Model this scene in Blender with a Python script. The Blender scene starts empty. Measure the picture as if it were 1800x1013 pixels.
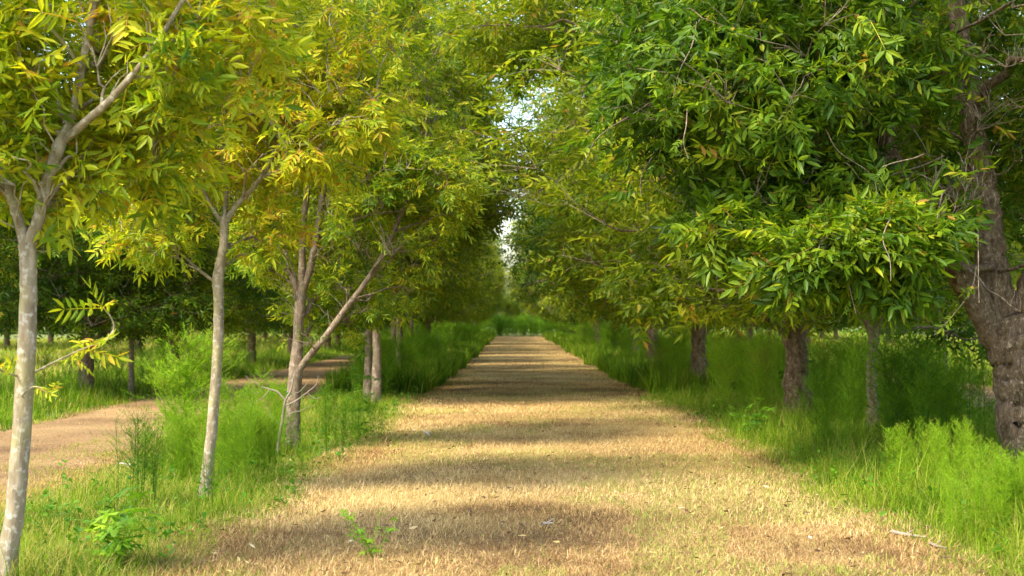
import bpy, math, random
import numpy as np
from math import radians as R_, sin, cos, pi

# ------------------------------------------------------------------ camera, sky, sun, exposure
S = bpy.context.scene
COL = S.collection
CAM_H, FPX, HZ, VX = 1.6, 2500.0, 562.0, 903.0      # eye height, focal length in photo pixels, horizon row, vanishing column
cam_d = bpy.data.cameras.new('camera'); cam = bpy.data.objects.new('camera', cam_d); COL.objects.link(cam)
cam.location = (0, 0, CAM_H)
cam.rotation_euler = (R_(90) + math.atan((HZ - 506.5) / FPX), 0, math.atan((VX - 900) / FPX))
cam_d.sensor_width = 36; cam_d.lens = 50; cam_d.clip_end = 3000; cam_d.clip_start = 0.1
cam_d.dof.use_dof = True; cam_d.dof.focus_distance = 12.5; cam_d.dof.aperture_fstop = 3.2
S.camera = cam

SUN_ELEV = R_(50)
sdir = np.array([-0.72, -0.69]); sdir /= np.linalg.norm(sdir)       # horizontal direction towards the sun: left and behind the camera
W = bpy.data.worlds.new('World'); S.world = W; W.use_nodes = True
nt = W.node_tree; bg = nt.nodes['Background']
sky = nt.nodes.new('ShaderNodeTexSky'); sky.sky_type = 'NISHITA'; sky.sun_disc = False
sky.sun_elevation = SUN_ELEV; sky.sun_rotation = math.atan2(sdir[0], sdir[1])
sky.air_density = 1.2; sky.dust_density = 2.2; sky.ozone_density = 0.0
nt.links.new(sky.outputs[0], bg.inputs[0]); bg.inputs[1].default_value = 0.15
sl = bpy.data.lights.new('sun', 'SUN'); sl.energy = 2.25; sl.angle = R_(12.0); sl.color = (1.0, 0.90, 0.70)
so = bpy.data.objects.new('sun', sl); COL.objects.link(so); so.location = (-20, -15, 30)
ldir = (-sdir[0] * cos(SUN_ELEV), -sdir[1] * cos(SUN_ELEV), -sin(SUN_ELEV))
from mathutils import Vector
so.rotation_euler = Vector(ldir).to_track_quat('-Z', 'Y').to_euler()
S.view_settings.view_transform = 'Standard'; S.view_settings.look = 'None'
S.view_settings.exposure = 1.9; S.view_settings.gamma = 1.0
S.render.engine = 'CYCLES'
S.cycles.use_denoising = True
S.cycles.max_bounces = 7; S.cycles.diffuse_bounces = 3; S.cycles.glossy_bounces = 2
S.cycles.transmission_bounces = 5; S.cycles.sample_clamp_indirect = 6

rng = np.random.default_rng(7)

# ------------------------------------------------------------------ helpers
def at(px, py, d):
    """world point at distance d that the photo shows at (px, py)"""
    return np.array([(px - VX) / FPX * d, d, CAM_H - (py - HZ) / FPX * d])

def unit(v):
    return v / np.maximum(np.linalg.norm(v, axis=-1, keepdims=True), 1e-9)

def vnoise(x, y, seed=0):
    """smooth value noise 0..1"""
    xi = np.floor(x).astype(np.int64); yi = np.floor(y).astype(np.int64)
    fx = x - xi; fy = y - yi; fx = fx * fx * (3 - 2 * fx); fy = fy * fy * (3 - 2 * fy)
    def h(a, b):
        n = (a * 374761393 + b * 668265263 + seed * 982451653) & 0x7fffffff
        n = ((n ^ (n >> 13)) * 1274126177) & 0x7fffffff
        return ((n ^ (n >> 16)) & 0xffff) / 65535.0
    a = h(xi, yi); b = h(xi + 1, yi); c = h(xi, yi + 1); d = h(xi + 1, yi + 1)
    return (a * (1 - fx) + b * fx) * (1 - fy) + (c * (1 - fx) + d * fx) * fy

def fnoise(x, y, seed=0):
    return 0.55 * vnoise(x, y, seed) + 0.3 * vnoise(x * 2.1 + 5, y * 2.1, seed + 1) + 0.15 * vnoise(x * 4.7, y * 4.7 + 9, seed + 2)

def mesh_from(name, verts, tris, mats, tint=None, mat_idx=None, smooth=False):
    me = bpy.data.meshes.new(name)
    verts = np.asarray(verts, np.float32); tris = np.asarray(tris, np.int32)
    n, t = len(verts), len(tris); k = tris.shape[1]
    me.vertices.add(n); me.vertices.foreach_set('co', verts.ravel())
    me.loops.add(t * k); me.loops.foreach_set('vertex_index', tris.ravel())
    me.polygons.add(t)
    me.polygons.foreach_set('loop_start', np.arange(0, t * k, k, dtype=np.int32))
    me.polygons.foreach_set('loop_total', np.full(t, k, np.int32))
    if mat_idx is not None: me.polygons.foreach_set('material_index', np.asarray(mat_idx, np.int32))
    me.polygons.foreach_set('use_smooth', np.full(t, smooth, bool))
    for m in (mats if isinstance(mats, (list, tuple)) else [mats]): me.materials.append(m)
    if tint is not None:
        a = me.attributes.new('tint', 'FLOAT', 'POINT'); a.data.foreach_set('value', np.asarray(tint, np.float32))
    me.update(calc_edges=True)
    return me

class Geo:
    """collects triangle soup with a tint per vertex and a material index per face"""
    def __init__(s): s.v, s.f, s.t, s.m, s.n = [], [], [], [], 0
    def add(s, v, f, t=0.5, m=0):
        v = np.asarray(v, np.float32).reshape(-1, 3); f = np.asarray(f, np.int64).reshape(-1, 3)
        s.v.append(v); s.f.append(f + s.n); s.n += len(v)
        s.t.append(np.broadcast_to(np.asarray(t, np.float32), (len(v),)))
        s.m.append(np.full(len(f), m, np.int32))
    def mesh(s, name, mats, smooth=False):
        return mesh_from(name, np.concatenate(s.v), np.concatenate(s.f), mats, np.concatenate(s.t), np.concatenate(s.m), smooth)

def link(name, me, parent=None, loc=None):
    o = bpy.data.objects.new(name, me); COL.objects.link(o)
    if parent is not None: o.parent = parent
    if loc is not None: o.location = loc
    return o

def tag(o, label, cat, group=None, kind=None):
    if label: o['label'] = label
    if cat: o['category'] = cat
    if group: o['group'] = group
    if kind: o['kind'] = kind
    return o

def copy_tree(o, loc, rz, sc, label, group=None):
    c = o.copy(); COL.objects.link(c); c.location = loc; c.rotation_euler = (0, 0, rz); c.scale = sc
    c['label'] = label
    if group: c['group'] = group
    elif 'group' in c: del c['group']
    for ch in list(o.children):
        d = ch.copy(); COL.objects.link(d); d.parent = c
    return c

# ------------------------------------------------------------------ materials
def new_mat(name):
    m = bpy.data.materials.new(name); m.use_nodes = True
    return m, m.node_tree, m.node_tree.nodes['Principled BSDF'], m.node_tree.nodes['Material Output']

def ramp(nt, stops):
    r = nt.nodes.new('ShaderNodeValToRGB'); e = r.color_ramp.elements
    e[0].position, e[0].color = stops[0][0], (*stops[0][1], 1)
    e[1].position, e[1].color = stops[-1][0], (*stops[-1][1], 1)
    for p, c in stops[1:-1]:
        x = e.new(p); x.color = (*c, 1)
    return r

def leafy(name, stops, rough=0.5, trans=0.35, spec=0.4, trans_gain=1.3):
    m, nt, p, out = new_mat(name)
    a = nt.nodes.new('ShaderNodeAttribute'); a.attribute_name = 'tint'
    r = ramp(nt, stops); nt.links.new(a.outputs['Fac'], r.inputs[0])
    nt.links.new(r.outputs[0], p.inputs['Base Color'])
    p.inputs['Roughness'].default_value = rough; p.inputs['Specular IOR Level'].default_value = spec
    tr = nt.nodes.new('ShaderNodeBsdfTranslucent')
    mx = nt.nodes.new('ShaderNodeMixShader'); mx.inputs[0].default_value = trans
    g = nt.nodes.new('ShaderNodeMix'); g.data_type = 'RGBA'; g.blend_type = 'MULTIPLY'; g.inputs[0].default_value = 1
    nt.links.new(r.outputs[0], g.inputs[6]); g.inputs[7].default_value = (trans_gain * 1.05, trans_gain * 1.1, trans_gain * 0.5, 1)
    nt.links.new(g.outputs[2], tr.inputs[0])
    nt.links.new(p.outputs[0], mx.inputs[1]); nt.links.new(tr.outputs[0], mx.inputs[2])
    nt.links.new(mx.outputs[0], out.inputs[0])
    return m

M_leaf_young = leafy('young_pecan_leaf', [(0, (0.05, 0.11, 0.008)), (0.3, (0.15, 0.23, 0.010)), (0.6, (0.32, 0.36, 0.012)), (0.9, (0.50, 0.46, 0.016)), (1, (0.45, 0.26, 0.03))], 0.5, 0.42, 0.22, 1.5)
M_leaf_mid = leafy('mid_pecan_leaf', [(0, (0.065, 0.12, 0.008)), (0.35, (0.16, 0.22, 0.010)), (0.7, (0.33, 0.36, 0.014)), (0.92, (0.38, 0.32, 0.03)), (1, (0.32, 0.20, 0.03))], 0.5, 0.45, 0.18)
M_leaf_old = leafy('old_pecan_leaf', [(0, (0.028, 0.068, 0.005)), (0.4, (0.08, 0.16, 0.007)), (0.75, (0.22, 0.30, 0.010)), (0.95, (0.38, 0.38, 0.02)), (1, (0.34, 0.19, 0.04))], 0.45, 0.42, 0.24)
M_grass = leafy('green_grass_blade', [(0, (0.04, 0.10, 0.006)), (0.4, (0.11, 0.21, 0.008)), (0.75, (0.22, 0.32, 0.014)), (1, (0.40, 0.31, 0.10))], 0.6, 0.4, 0.12)
M_fennel = leafy('dog_fennel_leaf', [(0, (0.035, 0.10, 0.005)), (0.5, (0.12, 0.24, 0.007)), (0.85, (0.26, 0.42, 0.010)), (1, (0.20, 0.12, 0.04))], 0.6, 0.42, 0.2)
M_broad = leafy('broad_weed_leaf', [(0, (0.05, 0.14, 0.012)), (0.5, (0.13, 0.28, 0.014)), (1, (0.36, 0.52, 0.02))], 0.5, 0.42, 0.2)
M_straw = leafy('dry_straw_blade', [(0, (0.17, 0.095, 0.045)), (0.3, (0.34, 0.205, 0.085)), (0.6, (0.53, 0.355, 0.15)), (0.85, (0.65, 0.48, 0.23)), (1, (0.25, 0.31, 0.05))], 0.7, 0.2, 0.15, 1.0)
M_dead = leafy('dead_twig', [(0, (0.10, 0.06, 0.04)), (1, (0.36, 0.31, 0.25))], 0.8, 0.0, 0.1)

def bark(name, c_dark, c_mid, c_pale, patch, scale, crack, bump, moss=None):
    m, nt, p, out = new_mat(name); N = nt.nodes; L = nt.links
    tc = N.new('ShaderNodeTexCoord'); mp = N.new('ShaderNodeMapping'); L.new(tc.outputs['Object'], mp.inputs[0])
    mp.inputs['Scale'].default_value = (1, 1, 0.35)
    n1 = N.new('ShaderNodeTexNoise'); n1.inputs['Scale'].default_value = scale; n1.inputs['Detail'].default_value = 7; L.new(mp.outputs[0], n1.inputs[0])
    r1 = ramp(nt, [(0.3, c_dark), (0.55, c_mid), (0.75, c_pale)]); L.new(n1.outputs[0], r1.inputs[0])
    n2 = N.new('ShaderNodeTexNoise'); n2.inputs['Scale'].default_value = scale * 1.3; n2.inputs['Detail'].default_value = 5; L.new(tc.outputs['Object'], n2.inputs[0])
    r2 = ramp(nt, [(0.54, (0, 0, 0)), (0.66, (0.6, 0.6, 0.6))]); L.new(n2.outputs[0], r2.inputs[0])
    mx = N.new('ShaderNodeMix'); mx.data_type = 'RGBA'; L.new(r2.outputs[0], mx.inputs[0]); L.new(r1.outputs[0], mx.inputs[6]); mx.inputs[7].default_value = (*patch, 1)
    col = mx.outputs[2]
    if moss:
        n3 = N.new('ShaderNodeTexNoise'); n3.inputs['Scale'].default_value = 2.6; n3.inputs['Detail'].default_value = 4; L.new(tc.outputs['Object'], n3.inputs[0])
        r3 = ramp(nt, [(0.5, (0, 0, 0)), (0.68, (0.8, 0.8, 0.8))]); L.new(n3.outputs[0], r3.inputs[0])
        m2 = N.new('ShaderNodeMix'); m2.data_type = 'RGBA'; L.new(r3.outputs[0], m2.inputs[0]); L.new(col, m2.inputs[6]); m2.inputs[7].default_value = (*moss, 1)
        col = m2.outputs[2]
    vo = N.new('ShaderNodeTexVoronoi'); vo.feature = 'DISTANCE_TO_EDGE'; vo.inputs['Scale'].default_value = crack
    mpv = N.new('ShaderNodeMapping'); mpv.inputs['Scale'].default_value = (1, 1, 0.3)
    wob = N.new('ShaderNodeMix'); wob.data_type = 'RGBA'; wob.blend_type = 'ADD'; wob.inputs[0].default_value = 0.3
    L.new(tc.outputs['Object'], wob.inputs[6]); L.new(n1.outputs['Color'], wob.inputs[7]); L.new(wob.outputs[2], mpv.inputs[0]); L.new(mpv.outputs[0], vo.inputs[0])
    rv = ramp(nt, [(0.0, (0, 0, 0)), (0.3, (1, 1, 1))]); L.new(vo.outputs['Distance'], rv.inputs[0])
    m3 = N.new('ShaderNodeMix'); m3.data_type = 'RGBA'; m3.blend_type = 'MULTIPLY'
    m3.inputs[0].default_value = min(1, bump); L.new(col, m3.inputs[6])
    rc = ramp(nt, [(0.0, (0.5, 0.44, 0.4)), (1, (1, 1, 1))]); L.new(rv.outputs[0], rc.inputs[0]); L.new(rc.outputs[0], m3.inputs[7])
    L.new(m3.outputs[2], p.inputs['Base Color'])
    ad = N.new('ShaderNodeMath'); ad.operation = 'MULTIPLY_ADD'; L.new(rv.outputs[0], ad.inputs[0]); ad.inputs[1].default_value = bump; L.new(n1.outputs[0], ad.inputs[2])
    b = N.new('ShaderNodeBump'); b.inputs['Strength'].default_value = 0.9; b.inputs['Distance'].default_value = 0.012 + 0.02 * bump; L.new(ad.outputs[0], b.inputs['Height']); L.new(b.outputs[0], p.inputs['Normal'])
    p.inputs['Roughness'].default_value = 0.85; p.inputs['Specular IOR Level'].default_value = 0.2
    return m
M_bark_young = bark('smooth_young_bark', (0.17, 0.135, 0.085), (0.27, 0.225, 0.15), (0.36, 0.31, 0.23), (0.52, 0.49, 0.42), 20, 16, 0.12, moss=(0.30, 0.28, 0.08))
M_bark_mid = bark('grey_brown_bark', (0.14, 0.10, 0.065), (0.26, 0.20, 0.135), (0.36, 0.29, 0.21), (0.42, 0.37, 0.30), 16, 26, 0.4)
M_bark_old = bark('rough_old_bark', (0.15, 0.10, 0.06), (0.33, 0.24, 0.15), (0.50, 0.40, 0.27), (0.50, 0.43, 0.32), 18, 24, 0.8)

def ground_mat(name, stops, scale, bumpd, patch=None):
    m, nt, p, out = new_mat(name); N = nt.nodes; L = nt.links
    g = N.new('ShaderNodeNewGeometry')
    n1 = N.new('ShaderNodeTexNoise'); n1.inputs['Scale'].default_value = scale; n1.inputs['Detail'].default_value = 8; n1.inputs['Roughness'].default_value = 0.7; L.new(g.outputs['Position'], n1.inputs[0])
    n0 = N.new('ShaderNodeTexNoise'); n0.inputs['Scale'].default_value = 0.55; n0.inputs['Detail'].default_value = 5; L.new(g.outputs['Position'], n0.inputs[0])
    ad = N.new('ShaderNodeMath'); ad.operation = 'MULTIPLY_ADD'; L.new(n0.outputs[0], ad.inputs[0]); ad.inputs[1].default_value = 0.8
    sb = N.new('ShaderNodeMath'); sb.operation = 'SUBTRACT'; L.new(n1.outputs[0], sb.inputs[0]); sb.inputs[1].default_value = 0.4; L.new(sb.outputs[0], ad.inputs[2])
    r = ramp(nt, stops); L.new(ad.outputs[0], r.inputs[0]); L.new(r.outputs[0], p.inputs['Base Color'])
    b = N.new('ShaderNodeBump'); b.inputs['Strength'].default_value = 1; b.inputs['Distance'].default_value = bumpd; L.new(n1.outputs[0], b.inputs['Height']); L.new(b.outputs[0], p.inputs['Normal'])
    p.inputs['Roughness'].default_value = 0.95; p.inputs['Specular IOR Level'].default_value = 0.1
    return m
M_path = ground_mat('mown_straw', [(0.3, (0.11, 0.065, 0.03)), (0.5, (0.30, 0.20, 0.08)), (0.7, (0.47, 0.34, 0.13))], 26, 0.03)
M_lane = ground_mat('lane_straw', [(0.3, (0.12, 0.07, 0.035)), (0.5, (0.25, 0.16, 0.075)), (0.7, (0.38, 0.26, 0.12))], 26, 0.03)
M_ground = ground_mat('turf', [(0.3, (0.06, 0.075, 0.025)), (0.5, (0.13, 0.16, 0.045)), (0.7, (0.26, 0.25, 0.09))], 14, 0.05)

# ------------------------------------------------------------------ ground, paths
xs = np.concatenate([np.linspace(-400, -30, 12), np.linspace(-25, 25, 26), np.linspace(30, 400, 12)])
ys = np.concatenate([[-150, -60], np.linspace(-20, 180, 60), [220, 300, 420, 600]])
X, Y = np.meshgrid(xs, ys); nx = len(xs)
v = np.stack([X.ravel(), Y.ravel(), np.zeros(X.size)], 1)
i = np.arange(len(ys) - 1)[:, None] * nx + np.arange(nx - 1)[None]; i = i.ravel()
tag(link('ground', mesh_from('ground', v, np.stack([i, i + 1, i + nx + 1, i + nx], 1), M_ground)), None, None, kind='structure')

def edge_l(y): return -2.02 + 0.35 * (fnoise(y * 0.5, y * 0 + 3, 11) - 0.5) * 2 - 0.12 * np.clip((14 - y) / 5, -1, 1)
def edge_r(y): return 2.88 + 0.35 * (fnoise(y * 0.5, y * 0 + 8, 12) - 0.5) * 2
def strip(name, fl, fr, y0, y1, mat, n=13, step=0.4, lift=0.012, amp=0.025):
    y = np.arange(y0, y1, step); u = np.linspace(0, 1, n)
    Y, U = np.meshgrid(y, u, indexing='ij')
    X = fl(Y) * (1 - U) + fr(Y) * U
    rim = np.minimum(np.minimum(U, 1 - U) * 6, 1)
    Z = 0.004 + rim * (lift + amp * fnoise(X * 0.9, Y * 0.9, 5))
    i = (np.arange(len(y) - 1)[:, None] * n + np.arange(n - 1)[None]).ravel()
    me = mesh_from(name, np.stack([X.ravel(), Y.ravel(), Z.ravel()], 1), np.stack([i, i + 1, i + n + 1, i + n], 1), mat, smooth=True)
    return tag(link(name, me), None, None, kind='structure')
strip('path', edge_l, edge_r, -4, 134, M_path)
ll = lambda y: -7.6 + 0.25 * (fnoise(y * 0.25, y * 0 + 1, 21) - 0.5) * 2
lr = lambda y: -4.4 + 0.2 * (fnoise(y * 0.3, y * 0 + 2, 22) - 0.5) * 2
strip('path_beyond_trees', ll, lr, -4, 134, M_lane)
rl = lambda y: 7.7 + 0.5 * (fnoise(y * 0.25, y * 0 + 4, 23) - 0.5) * 2
rr = lambda y: 11.2 + 0.5 * (fnoise(y * 0.25, y * 0 + 6, 24) - 0.5) * 2
strip('path_behind_trunks', rl, rr, 4, 134, M_lane)

# ------------------------------------------------------------------ blades of grass
def blades(n, fx, y0, y1, power, hmin, hmax, width, lean, tintf, hfun=None, keep=None, grow=0.0, r=None):
    """curved blades; distance is sampled denser near the camera; grow widens the far ones"""
    r = r or rng
    u = r.random(n); a = 1 - power
    Y = (y0 ** a + u * (y1 ** a - y0 ** a)) ** (1 / a)
    X = fx(Y, r.random(n))
    if keep is not None:
        k = keep(X, Y, r.random(n)); X, Y = X[k], Y[k]; n = len(X)
    h = hmin + (hmax - hmin) * r.random(n) ** 1.6
    if hfun is not None: h = h * hfun(X, Y)
    far = 1 + grow * np.clip(Y - 12, 0, 80) / 10
    w = width * (0.6 + 0.8 * r.random(n)) * far
    az = r.random(n) * 2 * pi; ln = lean[0] + (lean[1] - lean[0]) * r.random(n)
    d = np.stack([np.cos(az), np.sin(az), np.zeros(n)], 1)
    s = np.stack([-np.sin(az + r.normal(0, 0.7, n)), np.cos(az), np.zeros(n)], 1); s = unit(s) * w[:, None] * 0.5
    base = np.stack([X, Y, np.full(n, 0.0)], 1)
    up = np.array([0, 0, 1.0])
    mid = base + (d * np.sin(ln * 0.6)[:, None] + up * np.cos(ln * 0.6)[:, None]) * (h * 0.5)[:, None]
    tip = mid + (d * np.sin(ln * 1.35)[:, None] + up * np.cos(ln * 1.35)[:, None]) * (h * 0.5)[:, None]
    tip[:, 2] = np.maximum(tip[:, 2], 0.012)
    V = np.stack([base - s, base + s, mid + s * 0.8, mid - s * 0.8, tip], 1)
    F = np.array([[0, 1, 2], [0, 2, 3], [3, 2, 4]])
    T = np.clip(tintf(X, Y, r), 0, 1)
    return V.reshape(-1, 3), (F[None] + (np.arange(n) * 5)[:, None, None]).reshape(-1, 3), np.repeat(T, 5)

def straw_tint(X, Y, r):
    n = fnoise(X * 0.5 + 3, Y * 0.7, 31)
    t = -0.15 + 1.35 * n + r.normal(0, 0.26, len(X)) - 0.32 * np.clip((fnoise(X * 1.4, Y * 1.6, 35) - 0.55) * 8, 0, 1)
    t = t + 0.08 + 0.14 * (np.exp(-((X + 0.75) / 0.28) ** 2) + np.exp(-((X - 1.35) / 0.28) ** 2))      # paler wheel tracks
    t = np.clip(t, 0, 0.86)
    g = (fnoise(X * 0.8, Y * 0.5, 33) > 0.56) & (r.random(len(X)) < 0.4) | (r.random(len(X)) < 0.03)
    return np.where(g, 1.0, t)
def path_x(Y, u): return edge_l(Y) - 0.25 + (edge_r(Y) - edge_l(Y) + 0.5) * u
g = Geo()
g.add(*blades(380000, path_x, 8.3, 26, 1.75, 0.035, 0.12, 0.0042, (0.5, 1.5), straw_tint, grow=0.35))
g.add(*blades(120000, path_x, 24, 133, 1.9, 0.03, 0.085, 0.008, (0.3, 1.3), straw_tint, grow=0.3))
g.add(*blades(26000, path_x, 8.3, 30, 1.8, 0.07, 0.16, 0.0042, (1.05, 1.5), lambda X, Y, r: 0.25 + 0.6 * r.random(len(X)) ** 0.7, keep=lambda X, Y, u: fnoise(X * 1.9, Y * 1.9, 78) * 1.6 > 0.35 + u * 0.7))
g.add(*blades(26000, lambda Y, u: np.where(u < 0.5, edge_l(Y) - 0.3 + 1.3 * u, edge_r(Y) + 0.35 - 1.3 * (u - 0.5)), 8.3, 45, 1.7, 0.05, 0.14, 0.006, (0.9, 1.5), lambda X, Y, r: 0.02 + 0.4 * r.random(len(X))))
g.add(*blades(2500, path_x, 8.3, 60, 1.8, 0.07, 0.14, 0.004, (0.1, 0.7), lambda X, Y, r: 0.85 + 0.3 * (r.random(len(X)) > 0.4), keep=lambda X, Y, u: fnoise(X * 1.2, Y * 1.2, 77) > 0.6))
tag(link('dry_grass', g.mesh('dry_grass', [M_straw])), 'short mown straw coloured grass covering the wide path between the tree rows', 'dry grass', kind='stuff')

g = Geo()
def lane_tint(X, Y, r): return np.clip(-0.12 + 0.75 * fnoise(X * 0.6, Y * 0.6, 41) + r.normal(0, 0.14, len(X)), 0, 0.86)
g.add(*blades(70000, lambda Y, u: ll(Y) + (lr(Y) - ll(Y)) * u, 12, 80, 1.7, 0.02, 0.07, 0.008, (0.4, 1.5), lane_tint, grow=0.3))
tag(link('dry_grass', g.mesh('dry_grass_lane', [M_straw])), 'brown clippings on the side lane behind the pale young trunks', 'dry grass', kind='stuff')
g = Geo()
g.add(*blades(50000, lambda Y, u: rl(Y) + (rr(Y) - rl(Y)) * u, 18, 90, 1.6, 0.02, 0.09, 0.009, (0.4, 1.5), lane_tint, grow=0.3))
tag(link('dry_grass', g.mesh('dry_grass_lane', [M_straw])), 'brown straw strip seen behind the rough thick trunk', 'dry grass', kind='stuff')

def green_tint(lo, straw):
    def f(X, Y, r):
        t = lo - 0.42 + 0.95 * fnoise(X * 0.9, Y * 0.9, 51) + 0.5 * fnoise(X * 4.5, Y * 4.5, 53) + r.normal(0, 0.2, len(X))
        t = np.clip(t, 0, 0.8)
        return np.where(r.random(len(X)) < straw * 2 * fnoise(X * 0.8, Y * 0.8, 52), 0.9 + 0.1 * r.random(len(X)), t)
    return f
def clump(sc, seed, lo):
    return lambda X, Y, u: fnoise(X * sc, Y * sc, seed) * 1.5 > lo + u * 0.6
def _vx(a, b): return lambda Y, u: a(Y) + (b - a(Y)) * u if callable(a) else a + (b - a) * u
g = Geo()
verge_l = lambda Y, u: (edge_l(Y) + 0.18) - 2.1 * u
hl = lambda X, Y: (0.35 + 0.9 * fnoise(X * 3.2, Y * 3.2, 64)) * (0.5 + 1.0 * fnoise(X * 0.7, Y * 0.5, 61)) * np.clip((edge_l(Y) + 0.45 - X) / 0.8, 0.25, 1)
g.add(*blades(110000, verge_l, 8.2, 32, 1.6, 0.05, 0.34, 0.0048, (0.35, 1.75), green_tint(0.22, 0.24), hl, clump(1.6, 62, 0.15), grow=0.25))
g.add(*blades(60000, verge_l, 30, 133, 1.6, 0.25, 0.75, 0.016, (0.05, 0.7), green_tint(0.05, 0.05), None, clump(0.8, 63, 0.1), grow=0.25))
g.add(*blades(9000, lambda Y, u: edge_l(Y) + 0.45 - 0.6 * u, 8.2, 40, 1.6, 0.04, 0.14, 0.006, (0.4, 1.4), green_tint(0.2, 0.5), None, clump(2.5, 66, 0.5)))
g.add(*blades(45000, lambda Y, u: -4.7 + 1.7 * (u - .5), 9, 30, 1.5, 0.03, 0.11, 0.006, (0.3, 1.4), green_tint(0.45, 1.0), None, clump(1.2, 68, 0.3)))
tag(link('grass', g.mesh('grass', [M_grass])), 'green verge grass around the feet of the slender pale young trees', 'grass', kind='stuff')
g = Geo()
verge_r = lambda Y, u: (edge_r(Y) - 0.18) + (8.0 - edge_r(Y)) * u
hr = lambda X, Y: (0.35 + 1.0 * fnoise(X * 3.2, Y * 3.2, 74)) * (0.6 + 1.0 * fnoise(X * 0.7, Y * 0.5, 71)) * np.clip((X - edge_r(Y) + 0.3) / 0.6, 0.4, 1.3)
g.add(*blades(190000, verge_r, 8.5, 32, 1.6, 0.08, 0.46, 0.0058, (0.3, 1.7), green_tint(0.26, 0.12), hr, clump(1.5, 72, 0.25), grow=0.25))
g.add(*blades(9000, lambda Y, u: edge_r(Y) - 0.5 + 0.7 * u, 8.2, 40, 1.6, 0.04, 0.15, 0.006, (0.4, 1.4), green_tint(0.2, 0.4), None, clump(2.5, 76, 0.6)))
g.add(*blades(60000, verge_r, 30, 133, 1.6, 0.25, 0.75, 0.016, (0.05, 0.7), green_tint(0.08, 0.05), None, clump(0.8, 73, 0.1), grow=0.25))
tag(link('grass', g.mesh('grass', [M_grass])), 'thick green verge grass in front of the rough thick trunk', 'grass', kind='stuff')
g = Geo()
g.add(*blades(60000, lambda Y, u: -7.2 - 3.9 * u, 16, 130, 1.5, 0.12, 0.6, 0.011, (0.1, 1.3), green_tint(0.12, 0.12), lambda X, Y: (0.4 + fnoise(X * 1.5, Y * 1.5, 83)) * np.clip((-7.0 - X) / 1.2, 0.2, 1.1), clump(0.6, 81, 0.1), grow=0.25))
g.add(*blades(50000, lambda Y, u: -11 - 26 * u, 26, 150, 1.3, 0.12, 0.4, 0.02, (0.05, 0.8), green_tint(0.35, 0.45), None, None, grow=0.3))
tag(link('grass', g.mesh('grass', [M_grass])), 'sunny grass beyond the side lane among the dark older trees', 'grass', kind='stuff')
g = Geo()
g.add(*blades(70000, lambda Y, u: 11.1 + 26 * u, 26, 150, 1.3, 0.15, 0.5, 0.02, (0.05, 0.8), green_tint(0.35, 0.25), None, None, grow=0.3))
tag(link('grass', g.mesh('grass', [M_grass])), 'sunny light green field grass beyond the thick trunked trees', 'grass', kind='stuff')

# fallen leaves on the mown grass
n = 5000; r = np.random.default_rng(88); y = (8.5 ** -0.6 + r.random(n) * (60 ** -0.6 - 8.5 ** -0.6)) ** (1 / -0.6)
x = edge_l(y) - 1.8 + (edge_r(y) - edge_l(y) + 2.2) * r.random(n); k = fnoise(x * 0.9, y * 0.9, 91) * 1.4 > r.random(n); x, y = x[k], y[k]; n = len(x)
o = np.stack([x, y, 0.045 + 0.03 * r.random(n)], 1); a = r.random(n) * 6.28; l = r.uniform(0.012, 0.038, n)[:, None]
dv = np.stack([np.cos(a), np.sin(a), r.normal(0, .25, n)], 1); sv = np.stack([-np.sin(a), np.cos(a), r.normal(0, .4, n)], 1) * 0.28
V = np.stack([o - dv * l, o + sv * l, o + dv * l, o - sv * l], 1).reshape(-1, 3)
F = (np.array([[0, 1, 2], [0, 2, 3]])[None] + (np.arange(n) * 4)[:, None, None]).reshape(-1, 3)
M_litter = leafy('leaf_litter', [(0, (0.06, 0.035, 0.02)), (0.6, (0.20, 0.12, 0.06)), (0.85, (0.50, 0.36, 0.12)), (1, (0.62, 0.52, 0.36))], 0.7, 0.1, 0.2)
tag(link('leaf_litter', mesh_from('leaf_litter', V, F, M_litter, np.repeat(r.random(n) ** 1.7, 4))), 'scattered dead leaflets lying on the path and beside the pale trunks', 'leaves', kind='stuff')

# ------------------------------------------------------------------ tree maker
def smooth_line(pts, rad, sub=5):
    pts = np.asarray(pts, float); rad = np.asarray(rad, float); n = len(pts)
    P = np.vstack([2 * pts[0] - pts[1], pts, 2 * pts[-1] - pts[-2]]); o, ro = [], []
    for i in range(n - 1):
        a, b, c, d = P[i:i + 4]
        for t in np.linspace(0, 1, sub, endpoint=False):
            o.append(0.5 * ((2 * b) + (c - a) * t + (2 * a - 5 * b + 4 * c - d) * t * t + (3 * b - a - 3 * c + d) * t ** 3)); ro.append(rad[i] * (1 - t) + rad[i + 1] * t)
    o.append(pts[-1]); ro.append(rad[-1])
    return np.array(o), np.array(ro)

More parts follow.
